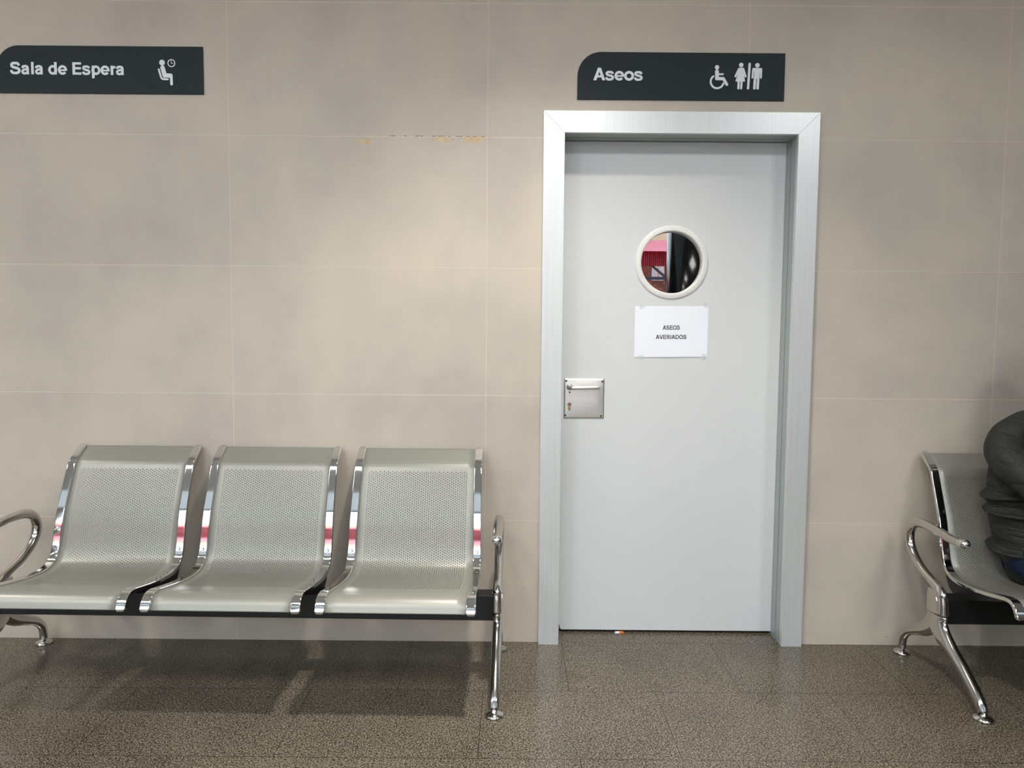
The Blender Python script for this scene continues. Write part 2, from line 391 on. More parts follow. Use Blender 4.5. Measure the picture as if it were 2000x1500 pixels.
def round_ends(path, start=True, end=True, k=4):
    """add shrinking stations so a sweep ends in a dome"""
    out = list(path)
    def dome(p, q):
        P, Q = Vector(p[:3]), Vector(q[:3]); d = (P-Q).normalized(); r = min(p[3], p[4]); res = []
        for i in range(1, k+1):
            a = PI/2*i/k*0.98
            X = P+d*(r*math.sin(a)); c = math.cos(a); res.append((X.x, X.y, X.z, p[3]*c, p[4]*c))
        return res
    if end: out = out+dome(out[-1], out[-2])
    if start: out = dome(path[0], path[1])[::-1]+out
    return out
def cyl(bm, c, axis, r, h, seg=24, r2=None):
    """cylinder or cone from point c along axis"""
    A = Vector(axis).normalized(); ref = Vector((0, 0, 1)) if abs(A.z) < 0.9 else Vector((1, 0, 0))
    U = A.cross(ref).normalized(); V = A.cross(U); c = Vector(c); r2 = r if r2 is None else r2
    a = [bm.verts.new(c+U*r*math.cos(2*PI*k/seg)+V*r*math.sin(2*PI*k/seg)) for k in range(seg)]
    b = [bm.verts.new(c+A*h+U*r2*math.cos(2*PI*k/seg)+V*r2*math.sin(2*PI*k/seg)) for k in range(seg)]
    bm.faces.new(a); bm.faces.new(b[::-1])
    for k in range(seg): bm.faces.new((a[k], a[(k+1) % seg], b[(k+1) % seg], b[k]))
def lathe(bm, prof, c=(0, 0, 0), axis='Z', seg=32, caps=True):
    """prof: (radius, height)"""
    rings = []
    for r, h in prof:
        ring = []
        for k in range(seg):
            a = 2*PI*k/seg
            p = (r*math.cos(a), r*math.sin(a), h) if axis == 'Z' else (r*math.cos(a), -h, r*math.sin(a))
            ring.append(bm.verts.new(Vector(c)+Vector(p)))
        rings.append(ring)
    for i in range(len(rings)-1):
        for k in range(seg): bm.faces.new((rings[i][k], rings[i][(k+1) % seg], rings[i+1][(k+1) % seg], rings[i+1][k]))
    if caps and prof[0][0] > 1e-6: bm.faces.new(rings[0])
    if caps and prof[-1][0] > 1e-6: bm.faces.new(rings[-1][::-1])
def ellipsoid(bm, c, r, seg=20, rot=None):
    mt = Matrix.Translation(Vector(c)) @ (rot.to_matrix().to_4x4() if rot else Matrix.Identity(4)) @ Matrix.Diagonal((*r, 1))
    bmesh.ops.create_uvsphere(bm, u_segments=seg, v_segments=seg//2+2, radius=1.0, matrix=mt)
def fuse(name, bm, mat, parent, voxel, smooth_it=6, fac=0.5, press=False):
    """fuse overlapping pieces into one continuous skin"""
    bmesh.ops.recalc_face_normals(bm, faces=bm.faces)
    me = bpy.data.meshes.new(name); bm.to_mesh(me); bm.free()
    o = bpy.data.objects.new(name, me); COL.objects.link(o)
    r = o.modifiers.new('r', 'REMESH'); r.mode = 'VOXEL'; r.voxel_size = voxel
    s = o.modifiers.new('s', 'SMOOTH'); s.iterations = smooth_it; s.factor = fac
    dg = bpy.context.evaluated_depsgraph_get()
    m2 = bpy.data.meshes.new_from_object(o.evaluated_get(dg)); m2.name = name
    o.modifiers.clear(); o.data = m2
    if press:                                    # flatten against the seat and the backrest it leans on
        for v in m2.vertices:
            wy, wz = v.co.y+PY, v.co.z
            if wy > -0.63 and wz < 0.60: v.co.z = max(wz, seat_top(wy)+0.004)
            if v.co.z < 0.80: v.co.y = min(v.co.y, back_y(v.co.z)-0.006-PY)
    for p in m2.polygons: p.use_smooth = True
    m2.materials.clear(); m2.materials.append(mat)
    if parent: o.parent = parent
    return o
EPS = [0]
def _nudge():
    """tiny depth step so that overlapping flat strokes never share a plane"""
    EPS[0] = (EPS[0]+1) % 14; return EPS[0]*0.00002
def stroke(bm, p, q, w, y0, y1, n=10):
    """round ended bar"""
    d = math.atan2(q[1]-p[1], q[0]-p[0]); e = _nudge()
    prism_xz(bm, circ(p[0], p[1], w/2, n, d+PI/2, d+3*PI/2)+circ(q[0], q[1], w/2, n, d-PI/2, d+PI/2), y0-e, y1-e)
def polyband(bm, pts, w, y0, y1):
    """one band of constant width along a line"""
    Lp, Rp = [], []; n = len(pts); e = _nudge(); y0 -= e; y1 -= e
    for i in range(n):
        a = Vector(pts[max(i-1, 0)]); b = Vector(pts[i]); c = Vector(pts[min(i+1, n-1)])
        d1 = (b-a).normalized() if i else (c-b).normalized(); d2 = (c-b).normalized() if i < n-1 else d1
        t = (d1+d2).normalized(); nn = Vector((-t.y, t.x)); k = w/2/max(0.3, nn.dot(Vector((-d1.y, d1.x))))
        Lp.append(b+nn*k); Rp.append(b-nn*k)
    A0 = [[bm.verts.new((p[0], y, p[1])) for p in P_] for P_ in (Lp, Rp) for y in (y0, y1)]
    l0, l1, r0_, r1 = A0
    for i in range(n-1):
        bm.faces.new((l0[i], l0[i+1], r0_[i+1], r0_[i])); bm.faces.new((l1[i], r1[i], r1[i+1], l1[i+1]))
        bm.faces.new((l0[i], l1[i], l1[i+1], l0[i+1])); bm.faces.new((r0_[i], r0_[i+1], r1[i+1], r1[i]))
    bm.faces.new((l0[0], r0_[0], r1[0], l1[0])); bm.faces.new((l0[-1], l1[-1], r1[-1], r0_[-1]))
def ell(cx, cz, rx, rz, a0, a1, n=28):
    return [(cx+rx*math.cos(math.radians(a0+(a1-a0)*i/n)), cz+rz*math.sin(math.radians(a0+(a1-a0)*i/n))) for i in range(n+1)]
def glyph(ch, w):
    """bold grotesque letters as bands: (advance, [(points, width) ...], [polygons])"""
    h = w/2; X = 0.74
    SS = [(.74, .70), (.69, .82), (.56, .895), (.42, 1-h-.005), (.25, .885), (.155, .80), (.15, .68), (.24, .585), (.44, .525), (.64, .46), (.745, .37), (.745, .23), (.64, .125), (.44, h-.01), (.25, .11), (.14, .20), (.105, .33)]
    S_ = lambda sx, sz, ww: [(catmull([(x*sx, z*sz) for x, z in SS], 5), ww)]
    if ch == ' ': return .36, [], []
    if ch == 'S': return .90, S_(1, 1, w), []
    if ch == 's': return .70, S_(.76, X, w*.86), []
    if ch == 'l': return .375, [([(.09+h, 0), (.09+h, 1)], w)], []
    if ch == 'I': return .375, [([(.09+h, 0), (.09+h, 1)], w)], []
    if ch == 'E': return .87, [([(.09+h, 0), (.09+h, 1)], w)]+[([(.12, z), (x, z)], w*.88) for z, x in ((w*.44, .81), (.52, .77), (1-w*.44, .80))], []
    if ch == 'a': return .735, [(catmull([(.115, .50), (.15, .60), (.25, X-h*.85), (.37, X-h*.8), (.50, .61), (.545, .50), (.55, .34), (.55, .13), (.585, 0)], 5), w*.90),
                               (catmull([(.55, .45), (.42, .405), (.25, .37), (.13, .28), (.125, .17), (.20, .085), (.32, .075), (.46, .13), (.55, .26)], 5), w*.86)], []
    if ch == 'o': return .77, [(ell(.385, .37, .285, .29, 0, 360), w*.95)], []
    if ch == 'O': return 1.0, [(ell(.50, .5, .39, .5-h+.01, 0, 360, 40), w)], []
    if ch == 'd': return .79, [([(.70-h, 0), (.70-h, 1)], w), (ell(.37, .37, .265, .29, 0, 360), w*.92)], []
    if ch == 'p': return .79, [([(.09+h, -.28), (.09+h, X)], w), (ell(.42, .37, .265, .29, 0, 360), w*.92)], []
    if ch == 'e': return .735, [(ell(.37, .37, .275, .29, 2, 322), w*.92), ([(.12, .355), (.735, .355)], w*.62)], []
    if ch == 'r': return .50, [([(.09+h, 0), (.09+h, X)], w), (catmull([(.19, .40), (.23, .54), (.33, .62), (.48, .63)], 5), w*.9)], []
    if ch == 'A': return .92, [([(.27, .31), (.65, .31)], w*.8)], [[(.0, 0), (w*1.12, 0), (.56, 1), (.345, 1)], [(.92, 0), (.92-w*1.12, 0), (.36, 1), (.575, 1)]]
    if ch == 'V': return .88, [], [[(0, 1), (w*1.1, 1), (.53, 0), (.33, 0)], [(.88, 1), (.88-w*1.1, 1), (.35, 0), (.55, 0)]]
    if ch == 'R': return .92, [([(.09+h, 0), (.09+h, 1)], w), ([(.12, 1-w*.44)]+ell(.53, .73, .21, .27-w*.44, 90, -90, 14)+[(.12, .46+w*.44)], w*.88)], [[(.40, .45), (.62, .47), (.86, 0), (.64, 0)]]
    if ch == 'D': return .96, [([(.09+h, 0), (.09+h, 1)], w), ([(.12, 1-w*.44)]+ell(.45, .5, .40, .5-w*.44, 90, -90, 24)+[(.12, w*.44)], w*.9)], []
    raise ValueError(ch)
def text_mesh(name, body, mat, parent, width, cap_h, loc, depth=0.0008, weight=0.20, rot_y=0.0, gap=0.0):
    """flat lettering in the XZ plane facing -Y, scaled to a width and a capital height"""
    words = []; x = 0                                # every word is a piece of its own
    for word in body.split(' '):
        bm = bmesh.new(); words.append(bm)
        for ch in word:
            adv, bands, polys = glyph(ch, weight)
            for pts, w in bands: polyband(bm, [(x+p[0], p[1]) for p in pts], w, -depth/cap_h, 0)
            for pg in polys:
                e = _nudge(); prism_xz(bm, [(x+p[0], p[1]) for p in pg], -depth/cap_h-e, -e)
            x += adv+gap
        x += glyph(' ', weight)[0]
    xs = [v.co.x for bm in words for v in bm.verts]; x0, x1 = min(xs), max(xs); c, s_ = math.cos(rot_y), math.sin(rot_y)
    for bm in words:
        for v in bm.verts:
            X_, Z_ = (v.co.x-x0)/(x1-x0)*width, v.co.z*cap_h
            v.co = (X_*c-Z_*s_, v.co.y*cap_h, X_*s_+Z_*c)
        o = obj(name, bm, mat, parent); o.location = loc

# ------------------------------------------------------------------ room shell
X0, X1 = -6.0, 9.0
bm = bmesh.new(); box(bm, X0, X1, FRONT_Y-0.3, 0.45, -0.12, 0.0)
tag(obj('floor', bm, M['floor']), 'speckled grey brown polished granite tile floor', 'floor', kind='structure')
bm = bmesh.new(); SL0, SL1 = FRONT_Y, -3.92         # slot for an added rooflight that brightens the rail reflections
box(bm, X0, X1, SL1, 0.45, CEIL, CEIL+0.15); box(bm, X0, X1, FRONT_Y-0.3, SL0, CEIL, CEIL+0.15)
tag(obj('ceiling', bm, M['ceiling']), 'plain pale ceiling over the waiting hall', 'ceiling', kind='structure')
DX0, DX1, DZ = 1.250, 2.240, 2.06          # rough opening behind the casing
bm = bmesh.new()
box(bm, X0, DX0, 0, 0.25, 0, CEIL); box(bm, DX1, X1, 0, 0.25, 0, CEIL); box(bm, DX0, DX1, 0, 0.25, DZ, CEIL)
box(bm, DX0-0.1, DX1+0.1, 0.25, 0.33, 0, DZ+0.1)
tag(obj('wall_back', bm, M['wall']), 'beige stone-look tiled wall with pale joints', 'wall', kind='structure')
bm = bmesh.new(); box(bm, X0-0.2, X0, FRONT_Y-0.3, 0.45, 0, CEIL)
tag(obj('wall_left', bm, M['paint']), 'plain side wall far to the left', 'wall', kind='structure')
bm = bmesh.new(); box(bm, X1, X1+0.2, FRONT_Y-0.3, 0.45, 0, CEIL)
tag(obj('wall_right', bm, M['paint']), 'plain side wall far to the right', 'wall', kind='structure')
bm = bmesh.new(); y0, y1 = FRONT_Y-0.25, FRONT_Y
box(bm, X0, WIN[0][0], y0, y1, 0, CEIL); box(bm, WIN[-1][1], X1, y0, y1, 0, CEIL)
box(bm, WIN[0][0], WIN[-1][1], y0, y1, WIN_Z1, CEIL); box(bm, WIN[0][0], WIN[-1][1], y0, y1, 0, WIN_Z0)
box(bm, WIN[0][1], WIN[1][0], y0, y1, WIN_Z0, WIN_Z1); box(bm, WIN[1][1], WIN[2][0], y0, y1, WIN_Z0, WIN_Z1)
tag(obj('wall_front', bm, M['paint']), 'street side wall with three glazed bays', 'wall', kind='structure')
for i, (a, b) in enumerate(WIN):
    w = thing('window_%d' % (i+1), 'dark framed street window, bay %s of the glazed front' % ('left', 'middle', 'right')[i], 'window', ((a+b)/2, FRONT_Y-0.12, 0), kind='structure')
    h = (b-a)/2; bm = bmesh.new(); t = 0.05
    box(bm, -h, -h+t, -0.04, 0.04, WIN_Z0, WIN_Z1); box(bm, h-t, h, -0.04, 0.04, WIN_Z0, WIN_Z1)
    box(bm, -h+t, h-t, -0.04, 0.04, WIN_Z0, WIN_Z0+t); box(bm, -h+t, h-t, -0.04, 0.04, WIN_Z1-t, WIN_Z1)
    obj('window_frame', bm, M['darkmetal'], w)
    bm = bmesh.new(); box(bm, -h+t, h-t, -0.004, 0.004, WIN_Z0+t, WIN_Z1-t); obj('pane', bm, M['glass'], w)

bm = bmesh.new(); box(bm, X0, X1, SL0-0.02, SL1+0.02, CEIL+0.155, CEIL+0.161)
tag(obj('window_4', bm, M['frost']), 'frosted rooflight strip added to the ceiling to brighten the chrome reflections', 'window', kind='structure')

# ------------------------------------------------------------------ door
FX0, FX1, FZ = 1.2970, 2.1920, 2.0150      # clear opening inside the casing
CW = 0.0815                                 # casing width
door = thing('door_1', 'pale grey toilet door with round porthole in an aluminium frame', 'door', (0, 0, 0), kind='structure')
g = 0.0006
bm = bmesh.new(); prism_xz(bm, [(FX0-CW, 0), (FX0, 0), (FX0, FZ-g), (FX0-CW, FZ+CW-g)], -0.022, 0.0)
bmesh.ops.bevel(bm, geom=[e for e in bm.edges if abs(e.verts[0].co.z-e.verts[1].co.z) > 1 and e.verts[0].co.y < -0.01], offset=0.0015, segments=2, affect='EDGES')
obj('casing', bm, M['alu'], door)
bm = bmesh.new(); prism_xz(bm, [(FX1+CW, 0), (FX1, 0), (FX1, FZ-g), (FX1+CW, FZ+CW-g)], -0.022, 0.0)
bmesh.ops.bevel(bm, geom=[e for e in bm.edges if abs(e.verts[0].co.z-e.verts[1].co.z) > 1 and e.verts[0].co.y < -0.01], offset=0.0015, segments=2, affect='EDGES')
obj('casing', bm, M['alu'], door)
bm = bmesh.new(); prism_xz(bm, [(FX0+g, FZ), (FX1-g, FZ), (FX1+CW-g, FZ+CW), (FX0-CW+g, FZ+CW)], -0.022, 0.0)
obj('casing', bm, M['alu'], door)
# reveal: front strip, dark gasket groove, stop strip
def reveal(name, ya, yb, din, mat):
    bm = bmesh.new(); t = 0.03
    box(bm, FX0-t, FX0+din, ya, yb, 0, FZ-din); box(bm, FX1-din, FX1+t, ya, yb, 0, FZ-din); box(bm, FX0-t, FX1+t, ya, yb, FZ-din, FZ+t)
    return obj(name, bm, mat, door)
reveal('jamb', -0.0005, 0.043, 0.0005, M['jamb'])
reveal('gasket', 0.043, 0.053, -0.010, M['rubber'])
reveal('door_stop', 0.053, 0.145, -0.001, M['jamb'])
# leaf with a round opening and a chipped lower corner
LY = 0.1010
PC = (1.7440, 1.5375); PR = 0.1345
def ringfill(bm, outer, c, r, y0, y1, n=96):
    angs = sorted(set([2*PI*k/n for k in range(n)]+[math.atan2(p[1]-c[1], p[0]-c[0]) % (2*PI) for p in outer]))
    def hit(a):
        d = (math.cos(a), math.sin(a)); best = None
        for i in range(len(outer)):
            p, q = outer[i], outer[(i+1) % len(outer)]
            ex, ez = q[0]-p[0], q[1]-p[1]; den = d[0]*ez-d[1]*ex
            if abs(den) < 1e-12: continue
            t = ((p[0]-c[0])*ez-(p[1]-c[1])*ex)/den; s = ((p[0]-c[0])*d[1]-(p[1]-c[1])*d[0])/den
            if t > 0 and -1e-6 <= s <= 1+1e-6 and (best is None or t > best): best = t
        return (c[0]+d[0]*best, c[1]+d[1]*best)
    O = [hit(a) for a in angs]; I = [(c[0]+r*math.cos(a), c[1]+r*math.sin(a)) for a in angs]; k = len(angs)
    vo0 = [bm.verts.new((p[0], y0, p[1])) for p in O]; vi0 = [bm.verts.new((p[0], y0, p[1])) for p in I]
    vo1 = [bm.verts.new((p[0], y1, p[1])) for p in O]; vi1 = [bm.verts.new((p[0], y1, p[1])) for p in I]
    for i in range(k):
        j = (i+1) % k
        bm.faces.new((vo0[i], vo0[j], vi0[j], vi0[i])); bm.faces.new((vo1[i], vi1[i], vi1[j], vo1[j]))
        bm.faces.new((vo0[i], vo1[i], vo1[j], vo0[j])); bm.faces.new((vi0[i], vi0[j], vi1[j], vi1[i]))
lx0, lx1, lz0, lz1 = FX0+0.0015, FX1+0.0005, 0.011, FZ-0.001
bm = bmesh.new()
ringfill(bm, [(lx0+0.017, lz0), (lx1, lz0), (lx1, lz1), (lx0, lz1), (lx0, lz0+0.055), (lx0+0.006, lz0+0.028)], PC, PR-0.002, LY, LY+0.004)
obj('door_leaf', bm, M['leaf'], door)
bm = bmesh.new(); ringfill(bm, [(lx0+0.004, lz0+0.001), (lx1, lz0+0.001), (lx1, lz1), (lx0, lz1), (lx0, lz0+0.01)], PC, PR-0.001, LY+0.0042, LY+0.04)
core = obj('leaf_core', bm, M['core'], door)
core['label'] = 'brown chipped core showing at the lower left corner'
bm = bmesh.new(); lathe(bm, [(0.1240, -0.022), (0.1240, 0.0045), (0.1262, 0.0062), (0.1300, 0.0066), (0.1440, 0.0056), (0.1475, 0.0035), (0.1485, -0.0002)], (PC[0], LY, PC[1]), 'Y', 96, caps=False)
rg = obj('porthole_ring', bm, M['ring'], door, smooth=True, recalc=True)
rg['label'] = 'cream round trim ring'
bm = bmesh.new(); cyl(bm, (PC[0], LY+0.017, PC[1]), (0, 1, 0), 0.1238, 0.004, 96)
obj('porthole_glass', bm, M['mirror'], door)
# handle plate
hp0, hp1, hz0, hz1 = 1.3150, 1.4800, 0.9010, 1.0640
bm = bmesh.new(); nx = 28
def plate_y(s, t):      # pillow shape: flat at the four corners, domed elsewhere
    return -0.0025-0.0034*(1-abs(t)**3.5)*(1-s**6)**1.0*(0.65+0.35*(1-s*s))
gr = [[bm.verts.new((hp0+(hp1-hp0)*i/nx, LY+plate_y(2*i/nx-1, 2*j/nx-1), hz0+(hz1-hz0)*j/nx)) for j in range(nx+1)] for i in range(nx+1)]
for i in range(nx):
    for j in range(nx): bm.faces.new((gr[i][j], gr[i+1][j], gr[i+1][j+1], gr[i][j+1]))
bd = [gr[i][0] for i in range(nx+1)]+[gr[nx][j] for j in range(1, nx+1)]+[gr[i][nx] for i in range(nx-1, -1, -1)]+[gr[0][j] for j in range(nx-1, 0, -1)]
bk = [bm.verts.new((v.co.x, LY-0.0001, v.co.z)) for v in bd]
for i in range(len(bd)): j = (i+1) % len(bd); bm.faces.new((bd[i], bd[j], bk[j], bk[i]))
bm.faces.new(bk)
plate = obj('handle_plate', bm, M['steel'], door, smooth=True); plate['label'] = 'stainless square plate'
py = LY-0.0062
def hx(X): return hp0+(X-262)/(1252-262)*(hp1-hp0)
def hz(Y): return hz1-(Y-207)/(1207-207)*(hz1-hz0)
a, b_ = hx(400), hx(1115); zc = hz(425)
pth = catmull([(a, py+0.002, zc), (a, py-0.022, zc), (a+0.004, py-0.036, zc), (a+0.016, py-0.042, zc), ((a+b_)/2, py-0.043, zc+0.001), (b_-0.016, py-0.042, zc+0.002), (b_-0.003, py-0.036, zc+0.002), (b_, py-0.022, zc+0.002), (b_, py-0.010, zc+0.002)], 8)
bm = bmesh.new(); sweep(bm, [(*p, 0.0082, 0.0082) for p in pth], Vector((0, 0, 1)), 18)
cyl(bm, (a, py+0.003, zc), (0, -1, 0), 0.0125, 0.006, 24)
obj('handle', bm, M['steel'], plate, smooth=True)
bm = bmesh.new(); kx, kz = hx(397), hz(860)
pts = circ(kx, kz, 0.0088, 24, -PI*0.30, PI*1.30)+[(kx-0.0050, kz-0.020)]+circ(kx, kz-0.0205, 0.0050, 8, PI, 2*PI)+[(kx+0.0050, kz-0.020)]
prism_xz(bm, pts, py-0.0025, py+0.004); obj('lock_cylinder', bm, M['brass'], plate)
bm = bmesh.new(); prism_xz(bm, circ(kx, kz+0.001, 0.0020, 12, 0, PI)+[(kx-0.0012, kz-0.004), (kx+0.0012, kz-0.004)], py-0.0030, py-0.0024); obj('keyhole', bm, M['void'], plate)
for X, Y in ((318, 268), (1200, 278), (300, 1135), (1180, 1145)):
    bm = bmesh.new(); lathe(bm, [(0.0, 0.004), (0.0016, 0.0035), (0.0038, 0.0026), (0.0040, 0.0)], (hx(X), LY-0.0020, hz(Y)), 'Y', 16)
    obj('screw_or_hole', bm, M['rubber'], plate, smooth=True)
bm = bmesh.new(); cyl(bm, (hx(400), py+0.001, hz(558)), (0, -1, 0), 0.0030, 0.0014, 16); obj('screw_or_hole', bm, M['void'], plate)  # open hole in the plate, its dark inside painted as a black disc

# ------------------------------------------------------------------ paper notice
no_ = thing('paper_notice', 'white paper reading ASEOS AVERIADOS taped to the grey door below the porthole', 'notice', (1.5985, LY-0.0012, 1.153))
bm = bmesh.new(); nx, nz = 24, 16; gr = []
for i in range(nx+1):
    row = []
    for j in range(nz+1):
        s, t = i/nx, j/nz
        x = s*0.2985+0.0006*t; z = t*0.2075+s*0.0035-0.001*s*t
        y = -0.0010-0.0012*math.sin(PI*s)*math.sin(PI*t)*(0.7+0.3*math.sin(5*s+3*t))-0.004*max(0, 0.35-t)*math.sin(PI*s)**2
        row.append(bm.verts.new((x, y, z)))
    gr.append(row)
for i in range(nx):
    for j in range(nz): bm.faces.new((gr[i][j], gr[i+1][j], gr[i+1][j+1], gr[i][j+1]))
obj('sheet', bm, M['paper'], no_, smooth=True, recalc=False)
text_mesh('lettering', 'ASEOS', M['ink'], no_, 0.0690, 0.0170, (0.1145, -0.0022, 0.1130), 0.0004, 0.165, 0.010)
text_mesh('lettering', 'AVERIADOS', M['ink'], no_, 0.1245, 0.0170, (0.0870, -0.0022, 0.0745), 0.0004, 0.165, 0.010)
for x, z, w, h in ((0.018, 0.198, 0.020, 0.016), (0.278, 0.204, 0.018, 0.020), (0.018, -0.006, 0.020, 0.014), (0.276, -0.006, 0.018, 0.020)):
    bm = bmesh.new(); box(bm, x, x+w, -0.0024, -0.0021, z, z+h); obj('tape', bm, M['tape'], no_)

# ------------------------------------------------------------------ signs
def panel(name, label, loc, rz=0):
    s = thing(name, label, 'sign', loc)
    w, h, r = 0.7935, 0.1775, 0.090; bm = bmesh.new()
    prism_xz(bm, [(0, 0), (w, 0), (w, h)]+circ(r, h-r, r, 20, PI/2, PI), -0.006, -0.0002)
    obj('panel', bm, M['sign'], s); return s
YA, YB = -0.0068, -0.0058
sg = panel('toilet_sign', 'dark slate sign reading Aseos with toilet symbols above the door frame', (1.3435, 0, 2.1440))
text_mesh('lettering', 'Aseos', M['letter'], sg, 0.1890, 0.0469, (0.0605, YB-0.0004, 0.0715), 0.0008, 0.21)
KX, KZ = 0.0001367, 0.0001329
def A(X, Y): return (0.4707+X*KX, 0.1775-Y*KZ+0.0010)
def icon(name, parent, fn): bm = bmesh.new(); fn(bm); return obj(name, bm, M['letter'], parent)
def wheelchair(bm):
    prism_xz(bm, circ(*A(458, 415), 0.0083, 24), YA, YB)
    stroke(bm, A(457, 530), A(462, 720), 104*KX, YA, YB)
    stroke(bm, A(470, 608), A(625, 608), 50*KX, YA, YB)
    stroke(bm, A(455, 732), A(640, 732), 88*KX, YA, YB)
    stroke(bm, A(645, 735), A(745, 895), 78*KX, YA, YB)
    c = A(472, 815); R = 182*KX
    arc = [(c[0]+R*math.cos(t), c[1]+R*math.sin(t)) for t in [math.radians(122+(350-122)*k/40) for k in range(41)]]
    polyband(bm, arc, 52*KX, YA, YB)
def woman(bm):
    prism_xz(bm, circ(*A(1132, 345), 0.0085, 24), YA, YB)
    prism_xz(bm, [A(*p) for p in [(1070, 420), (1195, 420), (1225, 450), (1205, 520), (1252, 808), (982, 808), (1060, 520), (1040, 450)]], YA, YB)
    stroke(bm, A(1070, 455), A(978, 665), 52*KX, YA, YB); stroke(bm, A(1195, 455), A(1265, 665), 52*KX, YA, YB)
    stroke(bm, A(1074, 790), A(1070, 998), 60*KX, YA, YB); stroke(bm, A(1155, 790), A(1149, 998), 60*KX, YA, YB)
def bar(bm): stroke(bm, A(1367, 312), A(1343, 996), 64*KX, YA, YB)
def man(bm):
    prism_xz(bm, circ(*A(1586, 348), 0.0085, 24), YA, YB)
    prism_xz(bm, [A(*p) for p in [(1478, 425), (1690, 425), (1722, 460), (1668, 520), (1650, 720), (1498, 720), (1502, 520), (1442, 460)]], YA, YB)
    stroke(bm, A(1470, 455), A(1456, 694), 52*KX, YA, YB); stroke(bm, A(1697, 455), A(1692, 694), 52*KX, YA, YB)
    stroke(bm, A(1530, 700), A(1518, 994), 70*KX, YA, YB); stroke(bm, A(1618, 700), A(1609, 994), 70*KX, YA, YB)
icon('wheelchair_symbol', sg, wheelchair); icon('woman_symbol', sg, woman); icon('divider_bar', sg, bar); icon('man_symbol', sg, man)

sw = panel('waiting_room_sign', 'dark slate sign reading Sala de Espera with seated figure, high on the left', (-0.8850, 0, 2.1510))
text_mesh('lettering', 'Sala de Espera', M['letter'], sw, 0.4370, 0.0462, (0.0540, YB-0.0004, 0.0695), 0.0008, 0.21)
QX = 0.0003976
def B_(X, Y): return (0.7935-(1875-X)*QX, 0.1775-(Y-128)*QX)      # symbol units of this panel
def seated(bm):
    prism_xz(bm, circ(*B_(1482, 280), 27*QX, 24), YA, YB)
    stroke(bm, B_(1486, 328), B_(1506, 402), 42*QX, YA, YB)
    stroke(bm, B_(1510, 400), B_(1562, 402), 40*QX, YA, YB)
    stroke(bm, B_(1568, 402), B_(1570, 480), 26*QX, YA, YB)
    polyband(bm, [B_(1449, 344), B_(1466, 405), B_(1473, 425), B_(1488, 435), B_(1535, 436)], 17*QX, YA, YB)
    prism_xz(bm, circ(*B_(1449, 344), 8.5*QX, 12), YA, YB); prism_xz(bm, circ(*B_(1535, 436), 8.5*QX, 12), YA, YB)
def clock(bm):
    c = B_(1572, 284); R = 33*QX
    polyband(bm, [(c[0]+R*math.cos(t), c[1]+R*math.sin(t)) for t in [2*PI*k/40 for k in range(41)]], 8*QX, YA, YB)
    polyband(bm, [B_(1570, 262), B_(1571, 286), B_(1590, 287)], 5*QX, YA, YB)
icon('seated_figure_symbol', sw, seated); icon('clock_symbol', sw, clock)

# ------------------------------------------------------------------ benches
SHEET = catmull([(-0.022, 0.789), (-0.050, 0.768), (-0.080, 0.745), (-0.091, 0.733), (-0.100, 0.716), (-0.119, 0.672), (-0.141, 0.620), (-0.160, 0.573),
                 (-0.1690, 0.546), (-0.1762, 0.521), (-0.1824, 0.496), (-0.1896, 0.467), (-0.1970, 0.440), (-0.2050, 0.418), (-0.2180, 0.396), (-0.2390, 0.379), (-0.278, 0.368),
                 (-0.340, 0.368), (-0.430, 0.378), (-0.520, 0.394), (-0.556, 0.400), (-0.582, 0.396), (-0.600, 0.380), (-0.611, 0.358)], 5)
def sheet_frames():
    out = []; n = len(SHEET); acc = 0
    for i, (y, z) in enumerate(SHEET):
        a = SHEET[max(i-1, 0)]; b = SHEET[min(i+1, n-1)]
        t = Vector((b[0]-a[0], b[1]-a[1])).normalized(); nn = Vector((t.y, -t.x))  # points to the sitter / up
        if i: acc += math.hypot(y-SHEET[i-1][0], z-SHEET[i-1][1])
        out.append((y, z, nn, acc))
    return out
FR = sheet_frames()
def half_w(s): return 0.228+0.011*s/FR[-1][3]
def sheet_bm(th=0.0016):
    bm = bmesh.new(); uv = bm.loops.layers.uv.new('UVMap'); fr = []; bk = []
    for y, z, nn, s in FR:
        hw = half_w(s); xs = [-hw, -0.19, 0.19, hw]
        fr.append([bm.verts.new((x, y+nn[0]*th/2, z+nn[1]*th/2)) for x in xs]); bk.append([bm.verts.new((x, y-nn[0]*th/2, z-nn[1]*th/2)) for x in xs])
    def q(vs, uvs):
        f = bm.faces.new(vs)
        for l, c in zip(f.loops, uvs): l[uv].uv = c
    n = len(FR)
    for i in range(n-1):
        for k in range(3):
            U = [(xs[k], FR[i][3]), (xs[k+1], FR[i][3]), (xs[k+1], FR[i+1][3]), (xs[k], FR[i+1][3])]
            q((fr[i][k], fr[i][k+1], fr[i+1][k+1], fr[i+1][k]), U)
            q((bk[i][k], bk[i+1][k], bk[i+1][k+1], bk[i][k+1]), [U[0], U[3], U[2], U[1]])
    for k in range(3):
        q((fr[0][k], bk[0][k], bk[0][k+1], fr[0][k+1]), [(0, 0)]*4); q((fr[-1][k], fr[-1][k+1], bk[-1][k+1], bk[-1][k]), [(0, 0)]*4)
    for i in range(n-1):
        for k in (0, 3): q((fr[i][k], fr[i+1][k], bk[i+1][k], bk[i][k]), [(0, 0)]*4)
    return bm
